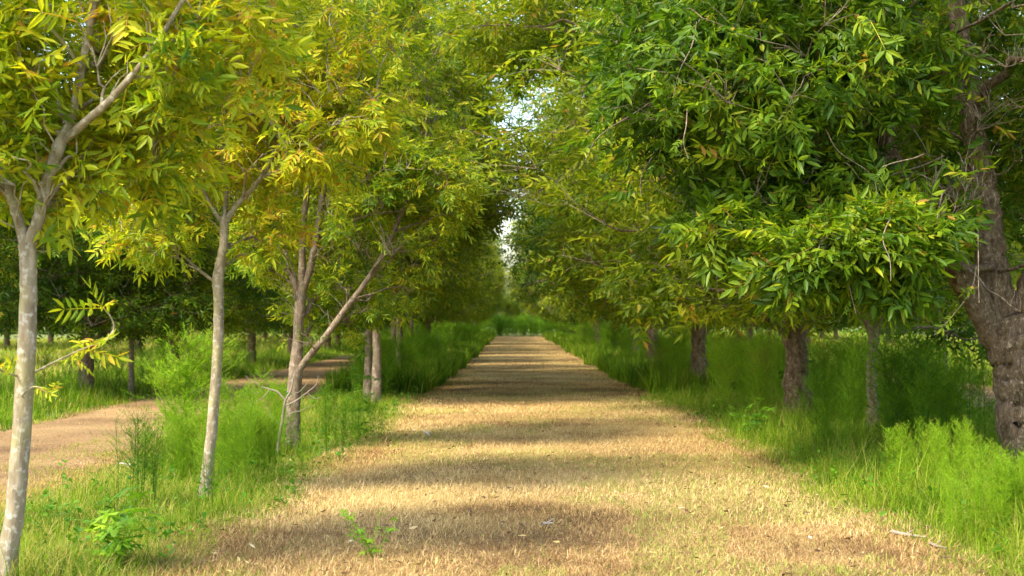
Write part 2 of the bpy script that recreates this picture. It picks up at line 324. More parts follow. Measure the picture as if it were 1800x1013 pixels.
def tubes(P, Rr, sides, rough=0.0, r=None):
    """P (N,K,3) centre lines, Rr (N,K) radii -> verts, tris"""
    N, K, _ = P.shape
    T = unit(np.gradient(P, axis=1)) if K > 1 else P
    mean = unit(P[:, -1] - P[:, 0])
    ref = np.where(np.abs(mean[:, 2:3]) > 0.8, np.array([[1.0, 0.2, 0]]), np.array([[0, 0, 1.0]]))
    ref = np.broadcast_to(ref[:, None], P.shape)
    A = unit(np.cross(T, ref)); B = np.cross(T, A)
    th = np.linspace(0, 2 * pi, sides, endpoint=False)
    rad = Rr[..., None] * np.ones(sides)
    if rough and r is not None: rad = rad * (1 + rough * (r.random((N, K, sides)) - 0.5))
    V = P[:, :, None] + rad[..., None] * (A[:, :, None] * np.cos(th)[:, None] + B[:, :, None] * np.sin(th)[:, None])
    idx = np.arange(N * K * sides).reshape(N, K, sides)
    a = idx[:, :-1]; b = np.roll(a, -1, 2); c = idx[:, 1:]; d = np.roll(c, -1, 2)
    F = np.concatenate([np.stack([a, b, d], -1).reshape(-1, 3), np.stack([a, d, c], -1).reshape(-1, 3)])
    return V.reshape(-1, 3), F

def leaf_proto(r, n_pair=5, L=0.145, Wd=0.036, hi=True, rachis=True):
    """one compound leaf along +x, drooping to -z"""
    V, F, T, n = [], [], [], 0
    ln = 0.36 * L / 0.145
    def ra(t): return np.array([ln * t * (1 - 0.06 * t), 0, -0.12 * ln * t * t * 2])
    items = [(0.28 + 0.68 * k / (n_pair - 1), s) for k in range(n_pair) for s in (-1, 1)] + [(1.0, 0)]
    for t, s in items:
        o = ra(t); l = L * r.uniform(0.75, 1.1) * (0.72 if t < 0.35 else 1); w = Wd * r.uniform(0.8, 1.15)
        ang = s * r.uniform(0.75, 1.15); droop = r.uniform(-0.25, 0.75)
        d = np.array([cos(ang), sin(ang), -droop]); d /= np.linalg.norm(d)
        side = np.cross([0, 0, 1.0], d); side /= np.linalg.norm(side); nrm = np.cross(d, side)
        tw = r.uniform(-0.9, 0.9); side, nrm = side * cos(tw) + nrm * sin(tw), nrm * cos(tw) - side * sin(tw)
        fal = -s * 0.12 * l; curl = r.uniform(0.0, 0.42) * l; dt = r.normal(0, 0.12) + (0.45 if r.random() < 0.04 else 0)
        def c(u): return o + d * l * u + side * fal * (u * (1 - u) * 4) * -0.6 - nrm * curl * u * u
        fold = w * 0.18
        if hi:
            cs = [c(0), c(0.3), c(0.68), c(1)]; w1, w2 = w * 0.5, w * 0.42
            vs = [cs[0], cs[1] - nrm * fold, cs[2] - nrm * fold, cs[3], cs[1] + side * w1, cs[2] + side * w2, cs[1] - side * w1, cs[2] - side * w2]
            fs = [[0, 1, 4], [1, 2, 5], [1, 5, 4], [2, 3, 5], [0, 6, 1], [1, 6, 7], [1, 7, 2], [2, 7, 3]]
        else:
            m = c(0.45)
            vs = [c(0), m + side * w * 0.5, c(1), m - side * w * 0.5]; fs = [[0, 1, 2], [0, 2, 3]]
        V += vs; F += [[a + n for a in f] for f in fs]; T += [dt] * len(vs); n += len(vs)
    if rachis:
        w = 0.0035
        vs = [ra(0) + [0, w, 0], ra(0) - [0, w, 0], ra(0.6) + [0, w, 0], ra(0.6) - [0, w, 0], ra(1)]
        V += vs; F += [[a + n for a in f] for f in [[0, 1, 3], [0, 3, 2], [2, 3, 4]]]; T += [0.38] * 5
    return np.array(V), np.array(F), np.array(T)
_r = np.random.default_rng(3)
LEAF_HI = [leaf_proto(_r) for _ in range(12)]
LEAF_BIG = [leaf_proto(_r, 5, 0.165, 0.046) for _ in range(12)]
LEAF_LO = [leaf_proto(_r, 4, 0.165, 0.044, False, False) for _ in range(12)]

def put_leaves(g, O, D, sc, tint, protos, r, m=0):
    n = len(O); D = unit(D)
    up = np.array([0, 0, 1.0]) + r.normal(0, 0.6, (n, 3))
    Sd = unit(np.cross(up, D)); Nn = np.cross(D, Sd)
    k = r.integers(0, len(protos), n)
    for j, (V, F, T) in enumerate(protos):
        q = np.where(k == j)[0]
        if not len(q): continue
        s = sc[q][:, None, None]
        W_ = O[q][:, None] + s * (V[None, :, 0:1] * D[q][:, None] + V[None, :, 1:2] * Sd[q][:, None] + V[None, :, 2:3] * Nn[q][:, None])
        tt = np.clip(tint[q][:, None] + T[None], 0, 1)
        g.add(W_.reshape(-1, 3), (F[None] + (np.arange(len(q)) * len(V))[:, None, None]).reshape(-1, 3), tt.ravel(), m)

def env_sample(env, n, r, shell):
    w = np.array([e[2] for e in env], float); w /= w.sum()
    k = r.choice(len(env), n, p=w); out = np.zeros((n, 3))
    d = unit(r.normal(0, 1, (n, 3))); rad = r.random(n) ** (1 / 3) * (1 - shell) + shell * (0.75 + 0.3 * r.random(n))
    C = np.array([e[0] for e in env]); Q = np.array([e[1] for e in env])
    lump = 0.86 + 0.28 * np.sin(d[:, 0] * 5 + k) * np.cos(d[:, 2] * 4 + d[:, 1] * 4)
    return C[k] + d * Q[k] * (rad * lump)[:, None], k

def grow_tree(seed, stems, env, n1, n2, n3, per, protos, mats, tint0, tint_var, leaf_sc=1.0, sides=12, shell=0.5, zmin=0.9, wob=0.03, extra=None, droop=0.25, clear=None):
    """stems: list of (points, radii) around the base at the origin -> trunk mesh, crown mesh"""
    r = np.random.default_rng(seed); gt, gc = Geo(), Geo()
    NP, NR = [], []
    for pts, rad in stems:
        p, q = smooth_line(pts, rad, 6); p[1:-1] += r.normal(0, 1, (len(p) - 2, 3)) * (q[1:-1, None] * (0.04 if seed < 20 else 0.08))
        sd = sides if q.max() > 0.035 else 6
        V, F = tubes(p[None], q[None], sd, 0.05 if seed < 20 else 0.13, r)
        gt.add(V, F); NP.append(p[len(p) // 5:] if len(NP) == 0 else p); NR.append(q[len(p) // 5:] if len(NR) == 0 else q)
    NP = np.concatenate(NP); NR = np.concatenate(NR)
    k = NP[:, 2] > zmin; NP, NR = (NP[k], NR[k]) if k.any() else (NP, NR)
    tg = None
    for lvl, (n, K, rmax, frac) in enumerate([(n1, 8, 0.05, 0.6), (n2, 6, 0.02, 0.85), (n3, 5, 0.006, 1.0)]):
        if n == 0: continue
        Tt, _ = env_sample(env, n, r, shell if lvl == 2 else 0.25)
        if lvl < 2:
            cen = np.array([e[0] for e in env]).mean(0)
        Tt = Tt[Tt[:, 2] > zmin * 0.9]
        order = np.argsort(np.linalg.norm(Tt - NP[0], axis=1)); Tt = Tt[order]; n = len(Tt)
        B0 = np.zeros((n, 3)); R0 = np.zeros(n)
        for c0 in range(0, n, 400):
            t = Tt[c0:c0 + 400]
            df = t[:, None] - NP[None]
            cost = np.linalg.norm(df, axis=2) + 0.9 * np.maximum(0, 0.25 - df[..., 2]) + (0.25 if lvl == 0 else 0.0) * r.random((len(t), len(NP)))
            if lvl == 0: cost = cost + 0.5 * np.maximum(0, -df[..., 2])
            j = cost.argmin(1); B0[c0:c0 + 400] = NP[j]; R0[c0:c0 + 400] = NR[j]
        dist = np.linalg.norm(Tt - B0, axis=1)
        mid = (B0 + Tt) / 2; mid[:, 2] += dist * r.uniform(0.02, 0.22, n); mid += r.normal(0, 0.07, (n, 3)) * dist[:, None]
        u = np.linspace(0, 1, K)[None, :, None]
        P = B0[:, None] * (1 - u) ** 2 + 2 * mid[:, None] * u * (1 - u) + Tt[:, None] * u ** 2
        P[:, 1:-1] += r.normal(0, wob, (n, K - 2, 3)) * dist[:, None, None]
        ra = np.minimum(R0 * 0.6, rmax * (0.5 + 0.5 * np.minimum(dist, 2.5)))
        ra = np.maximum(ra, 0.005)
        RR = ra[:, None] * (1 - 0.7 * np.linspace(0, 1, K)[None])
        RR = np.maximum(RR, 0.0028)
        V, F = tubes(P, RR, 6 if lvl == 0 else (4 if lvl == 1 else 3))
        if lvl < 1: gt.add(V, F)
        else: gc.add(V, F, 0.5, 1)
        if lvl < 2:
            a = P[:, 2:].reshape(-1, 3); NP = np.vstack([NP, a]); NR = np.concatenate([NR, RR[:, 2:].ravel()])
        tg = P
    # leaves along the outer part of every twig
    n, K = tg.shape[:2]
    tw = unit(tg[:, -1] - tg[:, -2])
    m = n * per
    f = np.tile(np.linspace(0, 1, per), n) + r.normal(0, 0.05, m); q = np.repeat(np.arange(n), per)
    back = 1 - f
    step = np.linalg.norm(tg[:, -1] - tg[:, -2], axis=1)
    O = tg[q, -1] - tw[q] * (back * 0.42)[:, None]
    near = tg[q, -2] + (tg[q, -2] - tg[q, -1]) * 0.0
    O = np.where((step[q] < 0.42)[:, None] & (back * 0.42 > step[q])[:, None], tg[q, -2] + (tg[q, -3] - tg[q, -2]) * np.clip((back * 0.42 - step[q]) / 0.4, 0, 1)[:, None], O)
    az = np.tile(np.arange(per) * 2.4, n) + np.repeat(r.random(n) * 6.28, per)
    rd = np.stack([np.cos(az), np.sin(az), r.normal(0, 0.3, m)], 1)
    D = tw[q] * 0.6 + rd * 0.8 + np.array([0, 0, -droop]) + r.normal(0, 0.38, (m, 3))
    sc = leaf_sc * r.uniform(0.5, 1.2, m)
    tn = tint0 + tint_var * (fnoise(tg[:, -1, 0] * 0.9 + seed, tg[:, -1, 2] * 0.9 + tg[:, -1, 1] * 0.7, 90) - 0.5) * 2 + r.normal(0, 0.06, n)
    tn = tn[q] + r.normal(0, 0.14, m); br = r.random(m) < 0.002; tn = np.where(br, 1.0, np.clip(tn, 0, 0.93))
    if clear:                                                       # foliage thinned out in front of the bare limbs
        keep = np.ones(m, bool); Lc = O + unit(D) * 0.18 * sc[:, None]
        for pts, rad_, prob in clear:
            for a_, b_ in zip(pts[:-1], pts[1:]):
                ab = (b_ - a_)[[0, 2]]; w_ = Lc[:, [0, 2]] - a_[[0, 2]]
                tt = np.clip((w_ @ ab) / max(ab @ ab, 1e-6), 0, 1)
                dd = np.linalg.norm(w_ - tt[:, None] * ab, axis=1)
                keep &= ~((dd < rad_) & (Lc[:, 1] < a_[1] + tt * (b_[1] - a_[1]) + 0.05) & (r.random(m) < prob))
        O, D, sc, tn = O[keep], D[keep], sc[keep], tn[keep]
    put_leaves(gc, O, D, sc, tn, protos, r, 0)
    if extra:
        for pts, nl, tnt in extra:
            p, q2 = smooth_line(pts, np.linspace(0.007, 0.003, len(pts)), 4)
            V, F = tubes(p[None], q2[None], 4); gc.add(V, F, 0.5, 1)
            jj = r.integers(len(p) // 3, len(p), nl)
            az = r.random(nl) * 6.28
            D = unit(p[-1] - p[0])[None] * 0.5 + np.stack([np.cos(az), np.sin(az), r.normal(0.0, 0.4, nl)], 1)
            put_leaves(gc, p[jj], D, r.uniform(0.4, 0.8, nl) * leaf_sc, tnt + r.normal(0, 0.1, nl), protos, r, 0)
    return gt.mesh('trunk', [mats[0]], True), gc.mesh('crown', [mats[1], mats[2]])

def plant_tree(name, base, meshes, label, group=None, cat='tree', rz=0.0, sc=(1, 1, 1)):
    e = bpy.data.objects.new(name, None); COL.objects.link(e); e.location = base; e.rotation_euler = (0, 0, rz); e.scale = sc
    e.empty_display_size = 0.3
    tag(e, label, cat, group)
    link('trunk', meshes[0], e); link('crown', meshes[1], e)
    return e

def pxline(pts, d, base, dy=None):
    """photo points (x, y[, extra distance]) -> points around the base"""
    return [at(p[0], p[1], d + (p[2] if len(p) > 2 else 0)) - base for p in pts]
def pr(px, d): return px * 0.92 / FPX * d / 2

MY = (M_bark_young, M_leaf_young, M_bark_young); MM = (M_bark_mid, M_leaf_mid, M_bark_mid); MO = (M_bark_old, M_leaf_old, M_bark_mid)

# --- nearest young tree at the left edge
d = 8.4; b = at(12, 1038, d); b[2] = 0
st = [
    (pxline([(8, 1060), (14, 1010), (28, 900), (38, 780), (45, 650), (49, 540), (49, 470), (46, 430)], d, b), [pr(46, d), pr(40, d), pr(36, d), pr(36, d), pr(36, d), pr(33, d), pr(32, d), pr(34, d)]),
    (pxline([(47, 440), (32, 390), (18, 350), (-10, 270), (-50, 160), (-90, 20, .3), (-120, -150, .4)], d, b), [pr(24, d), pr(20, d), pr(18, d), pr(16, d), pr(14, d), pr(12, d), pr(6, d)]),
    (pxline([(46, 440), (66, 385), (80, 320), (103, 255), (125, 200, .05), (140, 120, .1), (156, 40, .1), (166, -60, .1), (180, -220, .1), (190, -380, 0)], d, b), [pr(26, d), pr(24, d), pr(22, d), pr(25, d), pr(18, d), pr(17, d), pr(17, d), pr(15, d), pr(11, d), pr(5, d)]),
    (pxline([(108, 248), (150, 212, -.1), (205, 160, -.2), (262, 90, -.3), (300, 30, -.35), (350, -60, -.4), (400, -170, -.4)], d, b), [pr(17, d), pr(16, d), pr(14, d), pr(11, d), pr(9, d), pr(7, d), pr(4, d)]),
    (pxline([(92, 285), (140, 320, .2), (190, 340, .3), (270, 300, .5)], d, b), [pr(6, d), pr(5, d), pr(4, d), pr(3, d)]),
]
env = [(at(70, 130, d + .4) - b, (1.0, 0.9, 0.7), 3.0), (at(130, -150, d + .3) - b, (1.4, 1.2, 1.1), 3.6), (at(330, 50, d + .1) - b, (0.62, 0.7, 0.55), 1.7), (at(50, 280, d) - b, (0.55, 0.6, 0.26), 0.8), (at(260, 250, d + .5) - b, (0.42, 0.5, 0.42), 0.8), (at(-120, 100, d) - b, (0.8, 0.9, 1.1), 1.5)]
ex = [(pxline([(60, 655), (110, 630, -.2), (150, 612, -.3), (185, 600, -.3)], d, b), 6, 0.72), (pxline([(185, 600, -.3), (200, 580, -.3), (196, 560, -.33), (182, 542, -.35)], d, b), 4, 0.7),
      (pxline([(35, 662), (10, 655, -.2), (-20, 640, -.3)], d, b), 6, 0.75), (pxline([(36, 700), (60, 680, -.3), (90, 690, -.3)], d, b), 2, 0.78)]
me = grow_tree(11, st, env, 26, 130, 560, 4, LEAF_HI, MY, 0.40, 0.42, 0.82, zmin=2.1, extra=ex, shell=0.3,
    clear=[(pxline([(45, 440), (20, 350)], d, b), 0.12, 0.9), (pxline([(50, 440), (85, 310)], d, b), 0.1, 0.75), (pxline([(85, 310), (120, 215)], d, b), 0.1, 0.5), (pxline([(108, 248), (265, 85)], d, b), 0.12, 0.92), (pxline([(150, 95), (165, -20)], d, b), 0.1, 0.7)])
plant_tree('pecan_tree', b, me, 'young pecan tree with smooth grey trunk spotted with white lichen, forking under yellowish leaves')

# --- second young tree
d = 12.4; b = at(360, 885, d); b[2] = 0
st = [
    (pxline([(358, 900), (362, 860), (370, 790), (378, 690), (384, 600), (384, 530), (383, 490), (391, 440), (394, 400), (393, 380)], d, b), [pr(30, d), pr(24, d), pr(21, d), pr(20, d), pr(20, d), pr(19, d), pr(22, d), pr(17, d), pr(17, d), pr(17, d)]),
    (pxline([(393, 395), (375, 370), (362, 345), (335, 300), (300, 240, .2), (262, 170, .3), (240, 90, .3)], d, b), [pr(10, d), pr(9, d), pr(8, d), pr(7, d), pr(6, d), pr(5, d), pr(3, d)]),
    (pxline([(394, 395), (412, 365), (440, 335), (462, 305), (490, 255, -.1), (530, 200, -.1), (570, 120, -.1), (600, 20, 0), (640, -100, 0)], d, b), [pr(13, d), pr(12, d), pr(11, d), pr(10, d), pr(9, d), pr(8, d), pr(7, d), pr(5, d), pr(3, d)]),
    (pxline([(394, 400), (396, 340, .1), (390, 260, .2), (384, 180, .2), (378, 60, .2), (370, -80, .2), (380, -260, .2)], d, b), [pr(12, d), pr(11, d), pr(11, d), pr(10, d), pr(8, d), pr(6, d), pr(3, d)]),
    (pxline([(388, 300, .2), (400, 220, .1), (403, 160, .1), (410, 60, .1), (440, -80, 0)], d, b), [pr(8, d), pr(8, d), pr(8, d), pr(6, d), pr(3, d)]),
    (pxline([(384, 500), (350, 475, .1), (300, 430, .1), (248, 380, .1), (215, 340, .1)], d, b), [pr(7, d), pr(6, d), pr(5, d), pr(4, d), pr(3, d)]),
    (pxline([(462, 310), (520, 285, -.2), (590, 235, -.3), (650, 190, -.3)], d, b), [pr(6, d), pr(5, d), pr(4, d), pr(2, d)]),
]
env = [(at(360, 200, d + .3) - b, (1.05, 1.1, 0.95), 4), (at(420, -60, d) - b, (1.5, 1.4, 1.3), 5), (at(560, 200, d - .2) - b, (0.75, 0.9, 0.65), 2.4), (at(270, 390, d) - b, (0.5, 0.6, 0.38), 0.9), (at(470, 395, d + .2) - b, (0.36, 0.5, 0.36), 0.35)]
me = grow_tree(12, st, env, 34, 200, 1150, 4, LEAF_HI, MY, 0.55, 0.40, 0.66, zmin=2.0, shell=0.3,
    clear=[(pxline([(393, 500), (393, 380), (462, 305), (492, 250)], d, b), 0.12, 0.85), (pxline([(393, 390), (362, 345)], d, b), 0.1, 0.8), (pxline([(403, 250), (403, 150)], d, b), 0.07, 0.8), (pxline([(384, 500), (300, 430), (248, 380)], d, b), 0.07, 0.6)])
plant_tree('pecan_tree', b, me, 'slender young pecan tree behind the lichen spotted one, its bare pale trunk forking high')

# --- third: several stems, a long limb leaning over the path
d = 17.5; b = at(518, 790, d); b[2] = 0
st = [
    (pxline([(518, 810), (516, 780), (516, 720), (520, 650), (524, 600), (526, 550), (530, 515)], d, b), [pr(36, d), pr(30, d), pr(26, d), pr(27, d), pr(20, d), pr(20, d), pr(20, d)]),
    (pxline([(522, 655), (545, 625, -.1), (572, 592, -.2), (606, 545, -.2), (640, 500, -.3), (672, 450, -.3), (695, 400, -.3), (720, 340, -.3), (745, 270, -.3), (770, 190, -.3)], d, b), [pr(14, d), pr(13, d), pr(12, d), pr(11, d), pr(10, d), pr(9, d), pr(8, d), pr(7, d), pr(6, d), pr(3, d)]),
    (pxline([(528, 525), (512, 480), (494, 430), (478, 360), (460, 280, .2), (450, 180, .2)], d, b), [pr(15, d), pr(14, d), pr(13, d), pr(10, d), pr(8, d), pr(5, d)]),
    (pxline([(530, 520), (531, 440), (533, 390), (541, 320), (545, 230, .1), (560, 100, .1), (570, -60, .1)], d, b), [pr(15, d), pr(13, d), pr(12, d), pr(11, d), pr(9, d), pr(7, d), pr(4, d)]),
    (pxline([(531, 515), (545, 470), (560, 390), (572, 300), (582, 255), (596, 150), (610, 30), (640, -80)], d, b), [pr(14, d), pr(13, d), pr(12, d), pr(11, d), pr(10, d), pr(8, d), pr(6, d), pr(3, d)]),
    (pxline([(556, 412), (600, 395, -.2), (650, 378, -.4), (715, 370, -.5)], d, b), [pr(6, d), pr(5, d), pr(4, d), pr(2, d)]),
]
env = [(at(600, 240, d) - b, (1.7, 1.6, 1.5), 5), (at(560, -20, d) - b, (1.8, 1.7, 1.6), 5), (at(700, 330, d - .3) - b, (1.0, 1.1, 1.1), 2.5), (at(470, 420, d) - b, (0.5, 0.7, 0.7), 0.9), (at(600, 520, d + .3) - b, (1.0, 0.8, 0.5), 1.1), (at(520, 600, d - .3) - b, (0.35, 0.35, 0.2), 0.12)]
me = grow_tree(13, st, env, 40, 260, 1900, 4, LEAF_HI, (M_bark_mid, M_leaf_young, M_bark_mid), 0.40, 0.32, 0.64, zmin=1.2, shell=0.3,
    clear=[(pxline([(520, 655), (606, 545), (640, 500), (695, 400)], d, b), 0.24, 0.95), (pxline([(518, 650), (528, 520), (494, 430)], d, b), 0.26, 0.93), (pxline([(531, 515), (560, 390), (582, 260)], d, b), 0.22, 0.93), (pxline([(531, 515), (535, 340)], d, b), 0.22, 0.93)])
plant_tree('pecan_tree', b, me, 'several stemmed pecan tree with long bare limb leaning over the path beside a dead sapling')

# --- big rough trunk at the right edge
d = 14.7; b = at(1806, 835, d); b[2] = 0
st = [
    (pxline([(1812, 870), (1808, 825), (1800, 770), (1796, 700), (1792, 650), (1780, 600), (1766, 550)], d, b), [pr(124, d), pr(104, d), pr(98, d), pr(98, d), pr(100, d), pr(96, d), pr(62, d)]),
    (pxline([(1770, 630), (1733, 560), (1702, 505), (1678, 462, -.1), (1640, 400, -.15), (1592, 325, -.2), (1562, 260, -.2), (1540, 180, -.2), (1510, 80, -.2), (1470, -40, -.2), (1430, -200, -.2)], d, b), [pr(66, d), pr(54, d), pr(50, d), pr(46, d), pr(42, d), pr(38, d), pr(33, d), pr(28, d), pr(22, d), pr(16, d), pr(8, d)]),
    (pxline([(1780, 600), (1757, 530, .1), (1742, 460, .15), (1738, 390, .2), (1726, 300, .2), (1712, 220, .2), (1700, 120, .2), (1688, 30, .2), (1675, -80, .2), (1690, -260, .2), (1700, -450, .2)], d, b), [pr(80, d), pr(62, d), pr(58, d), pr(56, d), pr(48, d), pr(42, d), pr(38, d), pr(36, d), pr(30, d), pr(20, d), pr(8, d)]),
    (pxline([(1800, 640), (1806, 560), (1822, 490), (1850, 400), (1890, 280), (1940, 100), (1980, -100)], d, b), [pr(74, d), pr(62, d), pr(56, d), pr(48, d), pr(38, d), pr(26, d), pr(12, d)]),
    (pxline([(1706, 120, .1), (1668, 90, -.1), (1630, 52, -.4), (1590, 10, -.8), (1540, -60, -1.2)], d, b), [pr(18, d), pr(15, d), pr(12, d), pr(9, d), pr(5, d)]),
    (pxline([(1745, 470), (1700, 470, -.6), (1640, 450, -1.1), (1560, 440, -1.5), (1470, 470, -1.7), (1400, 500, -1.8)], d, b), [pr(13, d), pr(12, d), pr(11, d), pr(9, d), pr(7, d), pr(3, d)]),
    (pxline([(1575, 290, -.2), (1500, 270, -.6), (1400, 250, -.9), (1290, 240, -1), (1180, 200, -1)], d, b), [pr(16, d), pr(13, d), pr(10, d), pr(7, d), pr(3, d)]),
    (pxline([(1745, 480, .1), (1790, 470, -.4), (1850, 440, -.8)], d, b), [pr(8, d), pr(7, d), pr(5, d)]),
]
env = [(at(1700, -60, d) - b, (3.3, 3.2, 2.1), 6), (at(1620, -380, d) - b, (3.8, 3.6, 1.9), 3.0), (at(1330, 120, d - .6) - b, (1.9, 1.8, 1.2), 4.2), (at(1430, 340, d - .3) - b, (1.4, 1.4, 0.75), 3.2),
       (at(1545, 415, d - 1.6) - b, (0.60, 0.6, 0.32), 1.15), (at(1440, 435, d - 1.7) - b, (0.55, 0.55, 0.28), 0.8), (at(1390, 480, d - 1.6) - b, (0.30, 0.35, 0.14), 0.2), (at(1550, 490, d - 1.5) - b, (0.40, 0.4, 0.14), 0.28), (at(1330, 390, d - .8) - b, (0.8, 0.8, 0.32), 0.9), (at(1610, 360, d - 1.0) - b, (0.7, 0.6, 0.4), 1.0), (at(1700, 300, d - 1.2) - b, (0.5, 0.5, 0.25), 0.3), (at(1780, 130, d - 1) - b, (0.8, 0.8, 0.5), 0.8),
       (at(1820, 520, d - 1.0) - b, (0.28, 0.35, 0.26), 0.2), (at(2000, 300, d) - b, (1.5, 2.2, 1.6), 1.8), (at(1700, 200, d + 2.4) - b, (2.6, 1.2, 1.8), 2.5)]
_q = np.random.default_rng(77); ex = []
for _k in range(22):                                                  # bare pale twigs hanging through the foliage
    x0, y0, dd = _q.uniform(1150, 1800), _q.uniform(20, 480), -_q.uniform(0.6, 2.2); sx, sy = _q.normal(0, 60), _q.uniform(10, 90)
    ex.append((pxline([(x0, y0, dd), (x0 + sx * .4 + _q.normal(0, 8), y0 + sy * .5, dd - .1), (x0 + sx, y0 + sy, dd - .15), (x0 + sx * 1.3 + _q.normal(0, 12), y0 + sy * 1.5, dd - .2)], d, b), 1, 0.5))
me = grow_tree(21, st, env, 60, 460, 3300, 4, LEAF_BIG, MO, 0.42, 0.38, 0.86, extra=ex, sides=20, zmin=1.8, shell=0.35,
    clear=[(pxline([(1790, 640), (1760, 560), (1745, 480), (1738, 340)], d, b), 0.46, 0.98), (pxline([(1770, 620), (1680, 465)], d, b), 0.38, 0.97), (pxline([(1600, 340), (1565, 280)], d, b), 0.38, 0.93), (pxline([(1722, 290), (1702, 180)], d, b), 0.4, 0.93), (pxline([(1698, 130), (1680, 0)], d, b), 0.4, 0.93), (pxline([(1800, 640), (1850, 440)], d, b), 0.3, 0.85)])
plant_tree('pecan_tree', b, me, 'large old pecan tree with thick rough brown trunk dividing low into three heavy limbs')

# --- young tree with a forked grey stem behind the weeds at the right
d = 20.0; b = at(1532, 762, d); b[2] = 0
st = [
    (pxline([(1532, 780), (1533, 700), (1530, 650), (1534, 615), (1536, 595)], d, b), [pr(26, d), pr(22, d), pr(21, d), pr(21, d), pr(22, d)]),
    (pxline([(1536, 600), (1522, 560), (1512, 520), (1500, 450), (1480, 350), (1460, 200)], d, b), [pr(15, d), pr(14, d), pr(13, d), pr(11, d), pr(9, d), pr(5, d)]),
    (pxline([(1535, 600), (1548, 550), (1552, 500), (1560, 430), (1580, 320), (1600, 180)], d, b), [pr(16, d), pr(15, d), pr(14, d), pr(12, d), pr(9, d), pr(5, d)]),
]
env = [(at(1530, 330, d) - b, (2.0, 1.8, 1.7), 4), (at(1540, 100, d) - b, (1.8, 1.7, 1.8), 3), (at(1690, 590, d + .8) - b, (0.6, 0.6, 0.3), 0.25)]
me = grow_tree(22, st, env, 26, 120, 700, 5, LEAF_LO, (M_bark_mid, M_leaf_old, M_bark_mid), 0.25, 0.25, 1.0, zmin=1.35, clear=[(pxline([(1534, 620), (1512, 530)], d, b), 0.2, 1.0), (pxline([(1534, 620), (1550, 530)], d, b), 0.2, 1.0)])
plant_tree('pecan_tree', b, me, 'small pecan tree with thin grey trunk forked in a Y shape behind the tall weeds')

# --- prototypes for the rows
def stem_set(r, h, r0, fork, nf, spread, lean=0.0):
    st = [([(0, 0, -0.15), (0, 0, 0.05), (lean * .3, 0, fork * 0.5), (lean, 0, fork)], [r0 * 1.9, r0 * 1.45, r0 * 1.02, r0 * 0.98])]
    a0 = r.random() * 6.28
    for k in range(nf):
        a = a0 + k * 6.283 / nf + r.uniform(-.4, .4); s = spread * r.uniform(0.7, 1.2); hh = h * r.uniform(0.75, 1)
        p = [(lean, 0, fork * 0.96)]
        for t in (0.15, 0.35, 0.6, 0.85, 1.0):
            p.append((lean + cos(a) * s * t ** 0.8 + r.uniform(-.1, .1), sin(a) * s * t ** 0.8 + r.uniform(-.1, .1), fork + (hh - fork) * t))
        q = r0 * 0.62
        st.append((p, [q, q * .9, q * .75, q * .55, q * .35, q * .15]))
    return st
def old_tree(seed, n3=2100, mats=MO, lo=0.3, var=0.28):
    r = np.random.default_rng(seed)
    st = stem_set(r, 9.0, 0.135, 1.9, 4, 2.4)
    env = [((0, 0, 4.6), (4.2, 4.2, 2.5), 6), ((0, 0, 7.6), (3.9, 3.9, 2.6), 4.5), ((0, 0, 2.4), (3.2, 3.2, 0.95), 2.2)]
    for k in range(6):
        a = r.random() * 6.28; env.append(((3.7 * cos(a), 3.7 * sin(a), r.uniform(3.0, 7.5)), (1.0, 1.0, 0.8), 0.5))
    return grow_tree(seed, st, env, 44, 240, n3, 5, LEAF_LO, mats, lo, var, 0.98, zmin=1.25, shell=0.5)
def young_tree(seed, n3=1500, mats=MM, lo=0.42, var=0.3):
    r = np.random.default_rng(seed)
    st = stem_set(r, 7.0, 0.062, r.uniform(1.2, 2.0), 3, 1.3, r.uniform(-.1, .1))
    env = [((0, 0, 4.0), (2.5, 2.5, 2.0), 5), ((0, 0, 6.0), (2.5, 2.5, 1.9), 4), ((0, 0, 2.2), (1.7, 1.7, 0.7), 1)]
    for k in range(4):
        a = r.random() * 6.28; env.append(((1.9 * cos(a), 1.9 * sin(a), r.uniform(2.4, 5.5)), (0.6, 0.6, 0.5), 0.35))
    return grow_tree(seed, st, env, 30, 150, n3, 5, LEAF_LO, mats, lo, var, 0.72, zmin=1.4)
OLD = [old_tree(101), old_tree(102, mats=(M_bark_old, M_leaf_mid, M_bark_mid), lo=0.35), old_tree(103, mats=(M_bark_old, M_leaf_mid, M_bark_mid), lo=0.48)]
YNG = [young_tree(201), young_tree(202, lo=0.34), young_tree(203, mats=(M_bark_mid, M_leaf_young, M_bark_mid), lo=0.3)]
protos = {}
def row_tree(kind, i, x, y, rz, s, label, group=None, sz=None):
    meshes = (OLD if kind == 'old' else YNG)[i]; key = (kind, i)
    sc = (s, s, sz or s)
    if key not in protos:
        protos[key] = plant_tree('pecan_tree', (x, y, 0), meshes, label, group, rz=rz, sc=sc); return protos[key]
    return copy_tree(protos[key], (x, y, 0), rz, sc, label, group)

